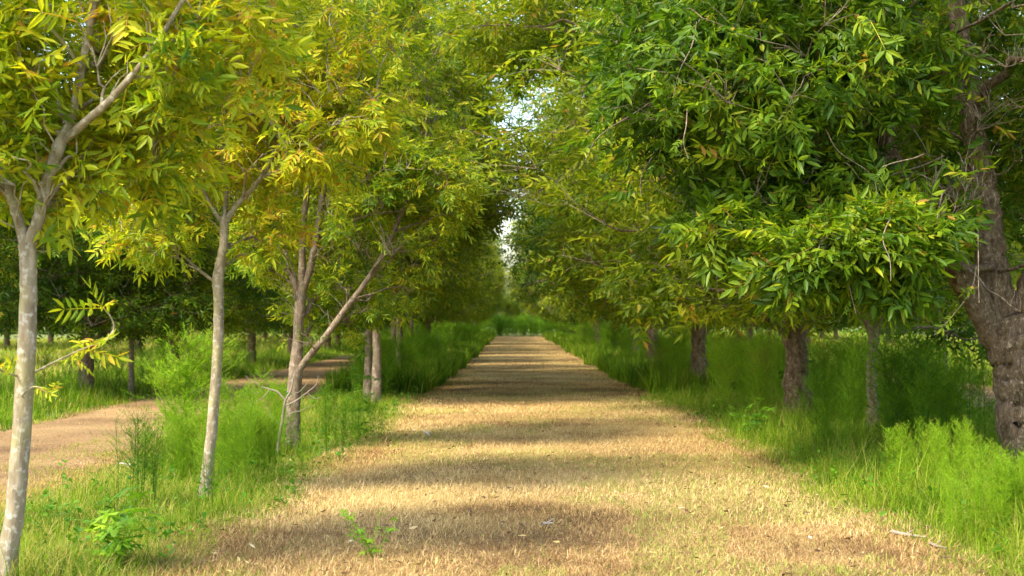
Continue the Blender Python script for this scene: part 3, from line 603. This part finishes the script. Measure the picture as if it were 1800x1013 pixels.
# left row down the path
row_tree('young', 0, -2.6, 27.0, 0.4, 1.2, 'bushy young pecan tree at the right of the slightly bent brown trunk, nearest the path')
row_tree('young', 1, -2.86, 28.0, 1.1, 1.15, 'dark leaved pecan with slightly bent brown trunk beside a thinner leaning trunk')
row_tree('young', 2, -2.7, 33.5, 2.6, 1.3, 'thinner brown trunked pecan some way behind the bent brown trunk')
row_tree('young', 0, -3.2, 38.0, 3.0, 1.3, 'small pecan with two thin stems rising from tall grass left of the path')
row_tree('young', 1, -3.2, 44.5, 4.4, 1.05, 'small pecan with a thin tilted stem beyond the pair of thin stems')
row_tree('old', 0, -5.2, 52.0, 0.9, 0.72, 'taller dark pecan filling the gap in the middle of the yellowish row')
r = np.random.default_rng(5)
for k, y in enumerate(np.arange(51, 134, 6.0)):
    row_tree('young', k % 3, -3.15 + r.uniform(-.25, .15), y + r.uniform(-1, 1), r.random() * 6.28, r.uniform(0.95, 1.12), 'distant yellowish pecan tree lining the path on the yellow side', 'distant pecan trees of the yellowish row')
# right row down the path
row_tree('old', 1, 4.45, 22.4, 0.3, 1.3, 'older pecan tree with scaly brown trunk rising from weeds left of the Y shaped trunk', None, 1.0)
row_tree('young', 1, 4.9, 29.5, 5.2, 0.95, 'thin dark stemmed pecan tree between two scaly thick trunks')
row_tree('old', 2, 4.1, 31.5, 2.2, 1.2, 'older pecan tree with pale flared trunk foot in the grass of the dark row', None, 1.0)
row_tree('old', 0, 4.2, 43.0, 3.9, 1.22, 'older pecan tree with short straight trunk lit at its foot and very low boughs')
row_tree('young', 0, 4.4, 44.2, 1.9, 0.85, 'thin pecan tree close behind the short straight trunk with low boughs')
for k, y in enumerate(np.arange(53, 134, 9.0)):
    row_tree('old', (k + 1) % 3, 4.35 + r.uniform(-.2, .3), y + r.uniform(-1, 1), r.random() * 6.28, r.uniform(1.0, 1.12), 'distant dark green pecan tree lining the path on the dark side', 'distant pecan trees of the dark green row')
# second row beyond the side lane (left)
row_tree('old', 0, -8.7, 29.0, 2.0, 0.95, 'dark pecan tree with brown trunk beyond the side lane beside a pale trunk', None, 0.82)
row_tree('young', 1, -8.0, 29.8, 0.5, 0.8, 'pale thin trunked pecan tree beside the dark brown trunk beyond the side lane')
row_tree('old', 1, -9.2, 38.5, 3.0, 0.95, 'dark pecan tree with leaning trunk beyond the side lane between two lit patches of field', None, 0.8)
row_tree('young', 2, -10.6, 27.0, 0.9, 0.9, 'thin dark stemmed pecan tree behind the lichen spotted trunk')
for k, y in enumerate(np.arange(48, 134, 9.5)):
    row_tree('old', k % 3, -9.2 + r.uniform(-.5, .5), y + r.uniform(-1, 1), r.random() * 6.28, r.uniform(0.9, 1.05), 'distant dark pecan tree of the row beyond the side lane', 'distant pecan trees beyond the side lane', 0.8)
for k, y in enumerate(np.arange(48, 140, 10)):
    row_tree('old', (k + 1) % 3, -18 + r.uniform(-1, 1), y + r.uniform(-2, 2), r.random() * 6.28, r.uniform(0.95, 1.1), 'pecan tree at the back of the field behind the side lane trees', 'pecan trees at the back of the field', 0.8)
for k, y in enumerate(np.arange(70, 150, 10)):
    row_tree('old', (k + 2) % 3, -28 + r.uniform(-1, 1), y + r.uniform(-2, 2), r.random() * 6.28, r.uniform(1.0, 1.2), 'pecan tree at the back of the field behind the side lane trees', 'pecan trees at the back of the field', 0.8)
# rows right of the right row
row_tree('young', 0, 11.2, 37.0, 1.0, 0.9, 'slim pecan tree with sunlit pale trunk out in the light green field')
for k, y in enumerate(np.arange(62, 134, 11.0)):
    row_tree('old', k % 3, 13.2 + r.uniform(-.6, .6), y + r.uniform(-1, 1), r.random() * 6.28, r.uniform(0.92, 1.05), 'pecan tree of the next row seen through the dark green row', 'pecan trees of the next row in the light green field', 0.8)
for k, y in enumerate(np.arange(52, 150, 11)):
    row_tree('old', (k + 1) % 3, 23 + r.uniform(-1, 1), y + r.uniform(-2, 2), r.random() * 6.28, r.uniform(0.95, 1.1), 'pecan tree at the far side of the light green field', 'pecan trees at the far side of the light green field', 0.8)
# trees closing the end of the path
for k, (x, y) in enumerate([(-4.2, 139), (-1.4, 141), (1.1, 143), (3.6, 140), (6.5, 141), (9.5, 148), (-8, 145), (-13, 143), (14, 144), (0, 152), (-5, 153), (5, 153)]):
    row_tree('old', k % 3, x, y, r.random() * 6.28, 0.58 + 0.12 * (abs(x) > 4), 'low pecan tree closing the far end of the path', 'pecan trees closing the end of the path', 0.5 + 0.2 * (abs(x) > 4))

for k in range(26):
    a = -1.25 + 2.5 * k / 25; q = r.uniform(165, 185)
    row_tree('old', k % 3, q * sin(a) * 0.75, q * (0.55 + 0.45 * cos(a)) , r.random() * 6.28, r.uniform(1.3, 1.7), 'tree of the woodland edge far behind the orchard rows', 'woodland edge trees far behind the orchard', r.uniform(0.95, 1.2))
g = Geo(); r = np.random.default_rng(66); n = 26000; a = r.uniform(-1.25, 1.25, n); q = r.uniform(158, 176, n)
V = np.stack([q * np.sin(a) * 0.75, q * (0.55 + 0.45 * np.cos(a)), np.zeros(n)], 1); hh = r.uniform(0.8, 3.2, n) * (0.6 + 0.6 * fnoise(V[:, 0] * 0.2, V[:, 1] * 0.2, 67)); z = r.random(n) * hh; V[:, 2] = z
dv = unit(r.normal(0, 1, (n, 3))) * 0.28; sv = unit(np.cross(dv, r.normal(0, 1, (n, 3)))) * 0.14
V = np.stack([V - dv, V + sv, V + dv, V - sv], 1); V[..., 2] = np.maximum(V[..., 2], 0)
g.add(V.reshape(-1, 3), (np.array([[0, 1, 2], [0, 2, 3]])[None] + (np.arange(n) * 4)[:, None, None]).reshape(-1, 3), np.repeat(r.uniform(0, 0.7, n), 4))
tag(link('undergrowth', g.mesh('undergrowth', [M_leaf_old])), 'dense undergrowth along the far woodland edge', 'undergrowth', kind='stuff')

# ------------------------------------------------------------------ weeds
def fennel_proto(r, H=1.2, nb=64, nf=26, spread=0.27, bare=0.06):
    g = Geo()
    lean = r.normal(0, 0.06, 2)
    K = 7; t = np.linspace(0, 1, K)
    P = np.stack([lean[0] * H * t ** 2, lean[1] * H * t ** 2, H * t], 1) + r.normal(0, 0.004, (K, 3)); P[0] = (0, 0, -0.03)
    V, F = tubes(P[None], (0.006 * (1 - 0.75 * t))[None], 4); g.add(V, F, 0.25)
    u = bare + (1 - bare) * r.random(nb) ** 0.85
    az = r.random(nb) * 6.28; el = r.uniform(0.5, 1.15, nb)
    L = spread * (0.35 + 1.1 * np.sin(np.clip(u, 0, 1) * 2.6)) * r.uniform(0.6, 1.2, nb)
    B = np.stack([np.interp(u, t, P[:, 0]), np.interp(u, t, P[:, 1]), np.interp(u, t, P[:, 2])], 1)
    D = np.stack([np.cos(az) * np.cos(el), np.sin(az) * np.cos(el), np.sin(el)], 1)
    Tp = B + D * L[:, None]; Tp[:, 2] -= 0.0
    mid = (B + Tp) / 2 + np.stack([np.cos(az), np.sin(az), az * 0], 1) * (L * 0.12)[:, None]
    V, F = tubes(np.stack([B, mid, Tp], 1), np.tile([0.002, 0.0016, 0.0008], (nb, 1)), 3); g.add(V, F, 0.55)
    q = np.repeat(np.arange(nb), nf); s = r.random(nb * nf)
    O = B[q] * (1 - s[:, None]) + Tp[q] * s[:, None] + (np.stack([np.cos(az), np.sin(az), az * 0], 1) * (L * 0.12)[:, None])[q] * (s * (1 - s) * 2)[:, None]
    d = unit(D[q] * 0.8 + r.normal(0, 0.65, (len(q), 3))); fl = r.uniform(0.025, 0.07, len(q))
    sd = unit(np.cross(d, r.normal(0, 1, (len(q), 3)))) * 0.0026
    V = np.stack([O - sd, O + sd, O + d * fl[:, None]], 1).reshape(-1, 3)
    g.add(V, np.arange(len(V)).reshape(-1, 3), np.repeat(np.clip(0.5 + r.normal(0, 0.13, nb)[q] + r.normal(0, 0.1, len(q)), 0, 0.87), 3))
    return np.concatenate(g.v), np.concatenate(g.f), np.concatenate(g.t)
_r = np.random.default_rng(9)
FEN = [fennel_proto(_r) for _ in range(6)]
def scatter(protos, spots, r, tintf=None):
    g = Geo()
    for (x, y, s, w, dt) in spots:
        V, F, T = protos[r.integers(len(protos))]; a = r.random() * 6.28
        c, sn = cos(a), sin(a)
        W_ = np.stack([(V[:, 0] * c - V[:, 1] * sn) * s * w + x, (V[:, 0] * sn + V[:, 1] * c) * s * w + y, V[:, 2] * s], 1)
        g.add(W_, F, np.clip(T + dt, 0, 0.97))
    return g
def verge_spots(n, xa, xb, y0, y1, smin, smax, r, power=1.3, thr=0.3, seed=1, dt=0.0):
    a = 1 - power; out = []
    while len(out) < n:
        y = (y0 ** a + r.random() * (y1 ** a - y0 ** a)) ** (1 / a); x = xa + (xb - xa) * r.random()
        if y < 24 and x > 0 and (0.178 < x / y < 0.214 or 0.244 < x / y < 0.262): continue    # gaps in the weeds around the stems
        if y < 27 and -0.112 < x / y < -0.088: continue
        if y < 36 and -0.15 < x / y < -0.112: continue
        if 24 < y < 31 and 0.118 < x / y < 0.138: continue
        if y < 43 and 0.088 < x / y < 0.099: continue
        if fnoise(np.array([x * 0.6]), np.array([y * 0.35]), seed)[0] < thr: continue
        out.append((x, y, r.uniform(smin, smax), r.uniform(0.8, 1.3) * (1 + max(0, y - 25) / 50), dt + r.normal(0, 0.1)))
    return out
r = np.random.default_rng(15)
sp = verge_spots(85, 4.0, 5.5, 15.5, 24, 0.5, 1.05, r, 1.2, 0.30, 3, -0.1) + verge_spots(16, 5.4, 7.2, 23, 32, 0.5, 0.8, r, 1.2, 0.3, 13, -0.05) + verge_spots(170, 3.3, 6.2, 22, 45, 0.55, 1.05, r, 1.3, 0.3, 4, 0.22) + verge_spots(50, 3.4, 5.4, 45, 130, 0.8, 1.2, r, 1.3, 0.2, 5, 0.0)
tag(link('weeds', scatter(FEN, sp, r).mesh('weeds', [M_fennel])), 'mass of feathery dog fennel weeds under the dark green row', 'weeds', kind='stuff')
sp = verge_spots(60, -3.7, -2.5, 13, 26, 0.3, 0.7, r, 1.2, 0.3, 6, 0.12) + verge_spots(120, -3.7, -2.35, 23, 48, 0.5, 1.0, r, 1.3, 0.25, 7, -0.05) + verge_spots(60, -4.2, -2.3, 46, 130, 0.8, 1.2, r, 1.3, 0.2, 8, 0.0)
tag(link('weeds', scatter(FEN, sp, r).mesh('weeds', [M_fennel])), 'mass of feathery weeds at the feet of the yellowish row', 'weeds', kind='stuff')
sp = verge_spots(50, -10.8, -7.9, 24, 60, 0.4, 0.9, r, 1.3, 0.3, 16, -0.15)
tag(link('weeds', scatter(FEN, sp, r).mesh('weeds', [M_fennel])), 'mass of feathery weeds beyond the side lane', 'weeds', kind='stuff')

def weed_clump(name, px, py_base, px_w, top_py, n, dt, label, seed, cat='weed', mat=None, protos_=None, d=None, wide=1.0):
    """a clump of stems rooted where the photo shows its foot; origin at the foot"""
    d = d or CAM_H * FPX / (py_base - HZ); c = at(px, py_base, d); c[2] = 0
    H = CAM_H - (top_py - HZ) / FPX * d; rr_ = np.random.default_rng(seed); wd = px_w / FPX * d / 2
    sp = [(rr_.normal(0, wd * 0.45), rr_.normal(0, wd * 0.4), H / 1.2 * rr_.uniform(0.6, 1.0), rr_.uniform(0.8, 1.2) * wide, dt + rr_.normal(0, 0.05)) for _ in range(n)]
    o = link(name, scatter(protos_ or FEN, sp, rr_).mesh(name, [mat or M_fennel]), None, c)
    return tag(o, label, cat)
SPIKE = [fennel_proto(_r, 1.2, 90, 7, 0.13, 0.1) for _ in range(5)]
BROOM = [fennel_proto(_r, 1.2, 26, 10, 0.30, 0.25) for _ in range(3)]
weed_clump('dog_fennel', 330, 800, 90, 575, 6, 0.22, 'tall loose light green dog fennel left of the second pale trunk', 31, wide=1.5)
weed_clump('dog_fennel', 428, 835, 160, 715, 30, 0.15, 'bright green feathery dog fennel clump between the pale trunk and the dead sapling', 32)
weed_clump('dog_fennel', 318, 850, 110, 735, 18, 0.15, 'low bright feathery dog fennel clump left of the second pale trunk foot', 33)
weed_clump('broom_weed', 258, 900, 80, 735, 16, -0.25, 'dark green twiggy upright weed with a brown stem near the lobed leaved plant', 34, protos_=BROOM)
weed_clump('broom_weed', 372, 915, 40, 800, 4, -0.3, 'small dark twiggy weed touching the foot of the second pale trunk', 35, protos_=BROOM)
weed_clump('dog_fennel', 1590, 800, 150, 585, 9, -0.22, 'tall dark bushy dog fennel just left of the rough thick trunk', 36, wide=1.2)
weed_clump('dog_fennel', 1450, 810, 120, 640, 9, -0.05, 'dense tall dog fennel below the bright low bough', 37)
weed_clump('dog_fennel', 1640, 880, 190, 735, 46, 0.26, 'bright yellow green dog fennel at the path edge before the rough thick trunk', 38, protos_=SPIKE)
weed_clump('dog_fennel', 1775, 960, 220, 790, 60, 0.2, 'light green tall weeds in the right corner hiding the foot of the thick trunk', 39, protos_=SPIKE)
weed_clump('dog_fennel', 600, 790, 90, 680, 8, -0.12, 'dark feathery clump right of the dead sapling', 40)
weed_clump('dog_fennel', 640, 770, 70, 690, 6, -0.15, 'dark feathery clump where the verge meets the path, right of the dead sapling clump', 41)

sp = [(r.uniform(-9, 11), r.uniform(133.8, 138), r.uniform(0.6, 1.7), 2.0, r.normal(-0.1, 0.1)) for _ in range(170)]
tag(link('weeds', scatter(FEN, sp, r).mesh('weeds', [M_fennel])), 'green undergrowth closing the far end of the path', 'weeds', kind='stuff')
# broad lobed-leaf plants
def lobed(r, s):
    n = 5; V = [np.zeros(3)]; a0 = -2.2
    k = n * 4 + 1
    for j in range(k):
        a = a0 + 4.4 * j / (k - 1); rad = s * (0.62 + 0.38 * abs(cos(2.5 * (a + 2.2) / 4.4 * 2 * pi / 2.0 - pi / 2 * 0 - 0.0))) if False else s * (0.66 + 0.34 * cos((a - 0) * n * 2 * pi / 5.4))
        V.append(np.array([rad * cos(a), rad * sin(a), -0.18 * rad * abs(sin(a)) + r.normal(0, 0.02) * s]))
    F = [[0, j, j + 1] for j in range(1, k)]
    return np.array(V), np.array(F)
def broad_plant(px, py, W_px, top, n, dt, label, seed, leaf=0.055, mat=None):
    d = CAM_H * FPX / (py - HZ); c = at(px, py, d); c[2] = 0; r = np.random.default_rng(seed)
    H = CAM_H - (top - HZ) / FPX * d; wd = W_px / FPX * d / 2; g = Geo()
    nst = max(3, n // 7)
    tips = [np.array([r.uniform(-1, 1) * wd, r.uniform(-1, 1) * wd, H * r.uniform(0.5, 1.0)]) for _ in range(nst)]
    tips[0][2] = H
    for tp in tips:
        K = 6; t = np.linspace(0, 1, K)[:, None]; P = tp * np.concatenate([t ** 1.4, t ** 1.4, t], 1) + r.normal(0, 0.008, (K, 3)); P[0] = (0, 0, -.02)
        V, F = tubes(P[None], np.linspace(0.004, 0.0015, K)[None], 4); g.add(V, F, 0.6)
        for j in range(max(3, n // nst)):
            u = r.uniform(0.2, 1.0); b0 = np.array([np.interp(u, t[:, 0], P[:, q]) for q in range(3)])
            az = r.random() * 6.28; pe = b0 + np.array([cos(az), sin(az), 0.5]) * leaf * 0.9
            V, F = tubes(np.stack([b0, pe])[None], np.array([[0.0015, 0.001]]), 3); g.add(V, F, 0.7)
            V, F = lobed(r, leaf * r.uniform(0.6, 1.2)); tilt = r.uniform(-0.2, 0.9)
            A = np.array([cos(az) * cos(tilt), sin(az) * cos(tilt), -sin(tilt)]); B = np.cross([0, 0, 1.0], A); B /= np.linalg.norm(B); C_ = np.cross(A, B)
            g.add(pe + V[:, :1] * A + V[:, 1:2] * B + V[:, 2:] * C_, F, np.clip(0.4 + dt + r.normal(0, 0.18), 0, 1))
    return tag(link('lobed_leaf_plant', g.mesh('lobed_leaf_plant', [mat or M_broad]), None, c), label, 'plant')
broad_plant(205, 1008, 110, 870, 60, 0.15, 'bright green plant with round lobed leaves in the grass by the nearest pale trunk', 51, 0.10)
broad_plant(655, 985, 100, 895, 44, 0.15, 'small sprawling plant with round leaves growing alone on the straw path', 52, 0.038)
broad_plant(1310, 772, 90, 705, 36, -0.1, 'lobed leaved green plant at the right edge of the path beside tall weeds', 53, 0.085)
broad_plant(632, 780, 60, 650, 30, -0.15, 'climbing leafy plant in front of the bent brown trunk', 54, 0.08)
broad_plant(1400, 735, 110, 630, 34, -0.2, 'leafy green shrublet against the scaly brown trunk', 55, 0.09)
broad_plant(500, 800, 30, 670, 10, -0.2, 'few round green leaves climbing the dead sapling', 56, 0.06)

def low_weeds(n, fx, y0, y1, seed, label, hmax=0.3):
    r = np.random.default_rng(seed); a = -0.5; y = (y0 ** a + r.random(n) * (y1 ** a - y0 ** a)) ** (1 / a); x = fx(y, r.random(n)); k = fnoise(x * 1.1, y * 1.1, seed) * 1.5 > 0.45 + 0.4 * r.random(n); x, y = x[k], y[k]
    g = Geo()
    for xx, yy in zip(x, y):
        h = r.uniform(0.08, hmax); nl = r.integers(6, 14); az = r.random(nl) * 6.28; u = r.random(nl)
        o = np.stack([xx + r.normal(0, .02, nl), yy + r.normal(0, .02, nl), u * h], 1); l = r.uniform(0.03, 0.08, nl)[:, None]; el = r.uniform(-0.3, 0.9, nl)
        dv = np.stack([np.cos(az) * np.cos(el), np.sin(az) * np.cos(el), np.sin(el)], 1); sv = np.stack([-np.sin(az), np.cos(az), r.normal(0, .3, nl)], 1) * 0.3
        V = np.stack([o, o + dv * l * .5 + sv * l, o + dv * l, o + dv * l * .5 - sv * l], 1).reshape(-1, 3)
        g.add(V, (np.array([[0, 1, 2], [0, 2, 3]])[None] + (np.arange(nl) * 4)[:, None, None]).reshape(-1, 3), np.clip(r.uniform(0, 0.45) + r.normal(0, 0.08, nl * 4), 0, 1))
        P = np.array([[xx, yy, -0.01], [xx + r.normal(0, .02), yy, h * .6], [xx + r.normal(0, .03), yy + r.normal(0, .03), h]]); Vt, Ft = tubes(P[None], np.array([[.003, .002, .001]]), 3); g.add(Vt, Ft, 0.3)
    return tag(link('weeds', g.mesh('weeds', [M_broad])), label, 'weeds', kind='stuff')
low_weeds(650, lambda y, u: edge_l(y) + 0.1 - 2.2 * u, 8.5, 40, 141, 'low small leaved weeds among the grass of the pale trunk verge')
low_weeds(900, lambda y, u: edge_r(y) - 0.1 + 3.0 * u, 8.8, 40, 142, 'low small leaved weeds among the grass before the thick trunk', 0.36)

# ------------------------------------------------------------------ dead sapling, sticks
def twiggy(name, base, lines, label, cat, tint=0.55):
    g = Geo()
    for pts, rad in lines:
        p, q = smooth_line(pts, rad, 4); V, F = tubes(p[None], q[None], 7, 0.2, rng); g.add(V, F, tint)
    return tag(link(name, g.mesh(name, [M_dead], True), None, base), label, cat)
d = 16.6; b = at(490, 805, d); b[2] = 0
def L(pts, a, z): return (pxline(pts, d, b), list(np.linspace(pr(a, d) * 0.8, pr(z, d) * 0.8, len(pts))))
twiggy('dead_sapling', b, [L([(489, 815), (490, 780), (496, 745), (500, 715), (503, 700)], 9, 6), L([(502, 705), (490, 690), (475, 684), (460, 680), (450, 672)], 5, 1.5), L([(475, 684), (462, 700), (445, 708), (438, 725)], 3, 1),
    L([(503, 702), (512, 685), (516, 665), (520, 650)], 5, 2), L([(500, 715), (520, 705), (540, 690), (556, 676), (560, 660)], 4, 1), L([(540, 690), (552, 700), (562, 700)], 2, 1), L([(497, 740), (515, 725), (530, 722), (545, 712)], 3, 1), L([(512, 685), (525, 690), (545, 668)], 2, 1), L([(496, 745), (480, 735), (470, 715), (466, 700)], 3, 1), L([(450, 672), (440, 668), (432, 660)], 1.5, 1), L([(460, 680), (455, 692), (446, 690)], 1.5, 1)],
    'leafless grey dead sapling with crooked twigs beside the several stemmed tree', 'dead tree')
def stick(px, py, px2, py2, w, label, tint=0.9):
    d1 = CAM_H * FPX / (py - HZ); d2 = CAM_H * FPX / (py2 - HZ); a = at(px, py, d1); c = at(px2, py2, d2); b = a.copy(); b[2] = 0
    m = (a + c) / 2 + rng.normal(0, 0.02, 3); z = w / FPX * d1 / 2
    for q in (a, c, m): q[2] = 0.05
    side = m + (c - a) * 0.1 + np.array([0.05, 0.06, 0.03])
    twiggy('fallen_stick', b, [([a - b, m - b, c - b], [z, z * 0.9, z * 0.5]), ([m - b, (m + side) / 2 - b, side - b], [z * .5, z * .4, z * .2])], label, 'stick', tint)
stick(1565, 945, 1625, 955, 7, 'long grey fallen stick at the right edge of the path', 0.6)
stick(1632, 966, 1662, 975, 6, 'short grey stick in the grass past the long grey stick', 0.5)
stick(746, 764, 756, 773, 5, 'short pale stick lying near the left edge of the path', 1.0)
stick(953, 931, 972, 930, 6, 'small pale wood chip in the middle of the path', 1.0)
stick(212, 822, 250, 829, 3, 'thin pale twig lying before the dark twiggy weed', 0.95)
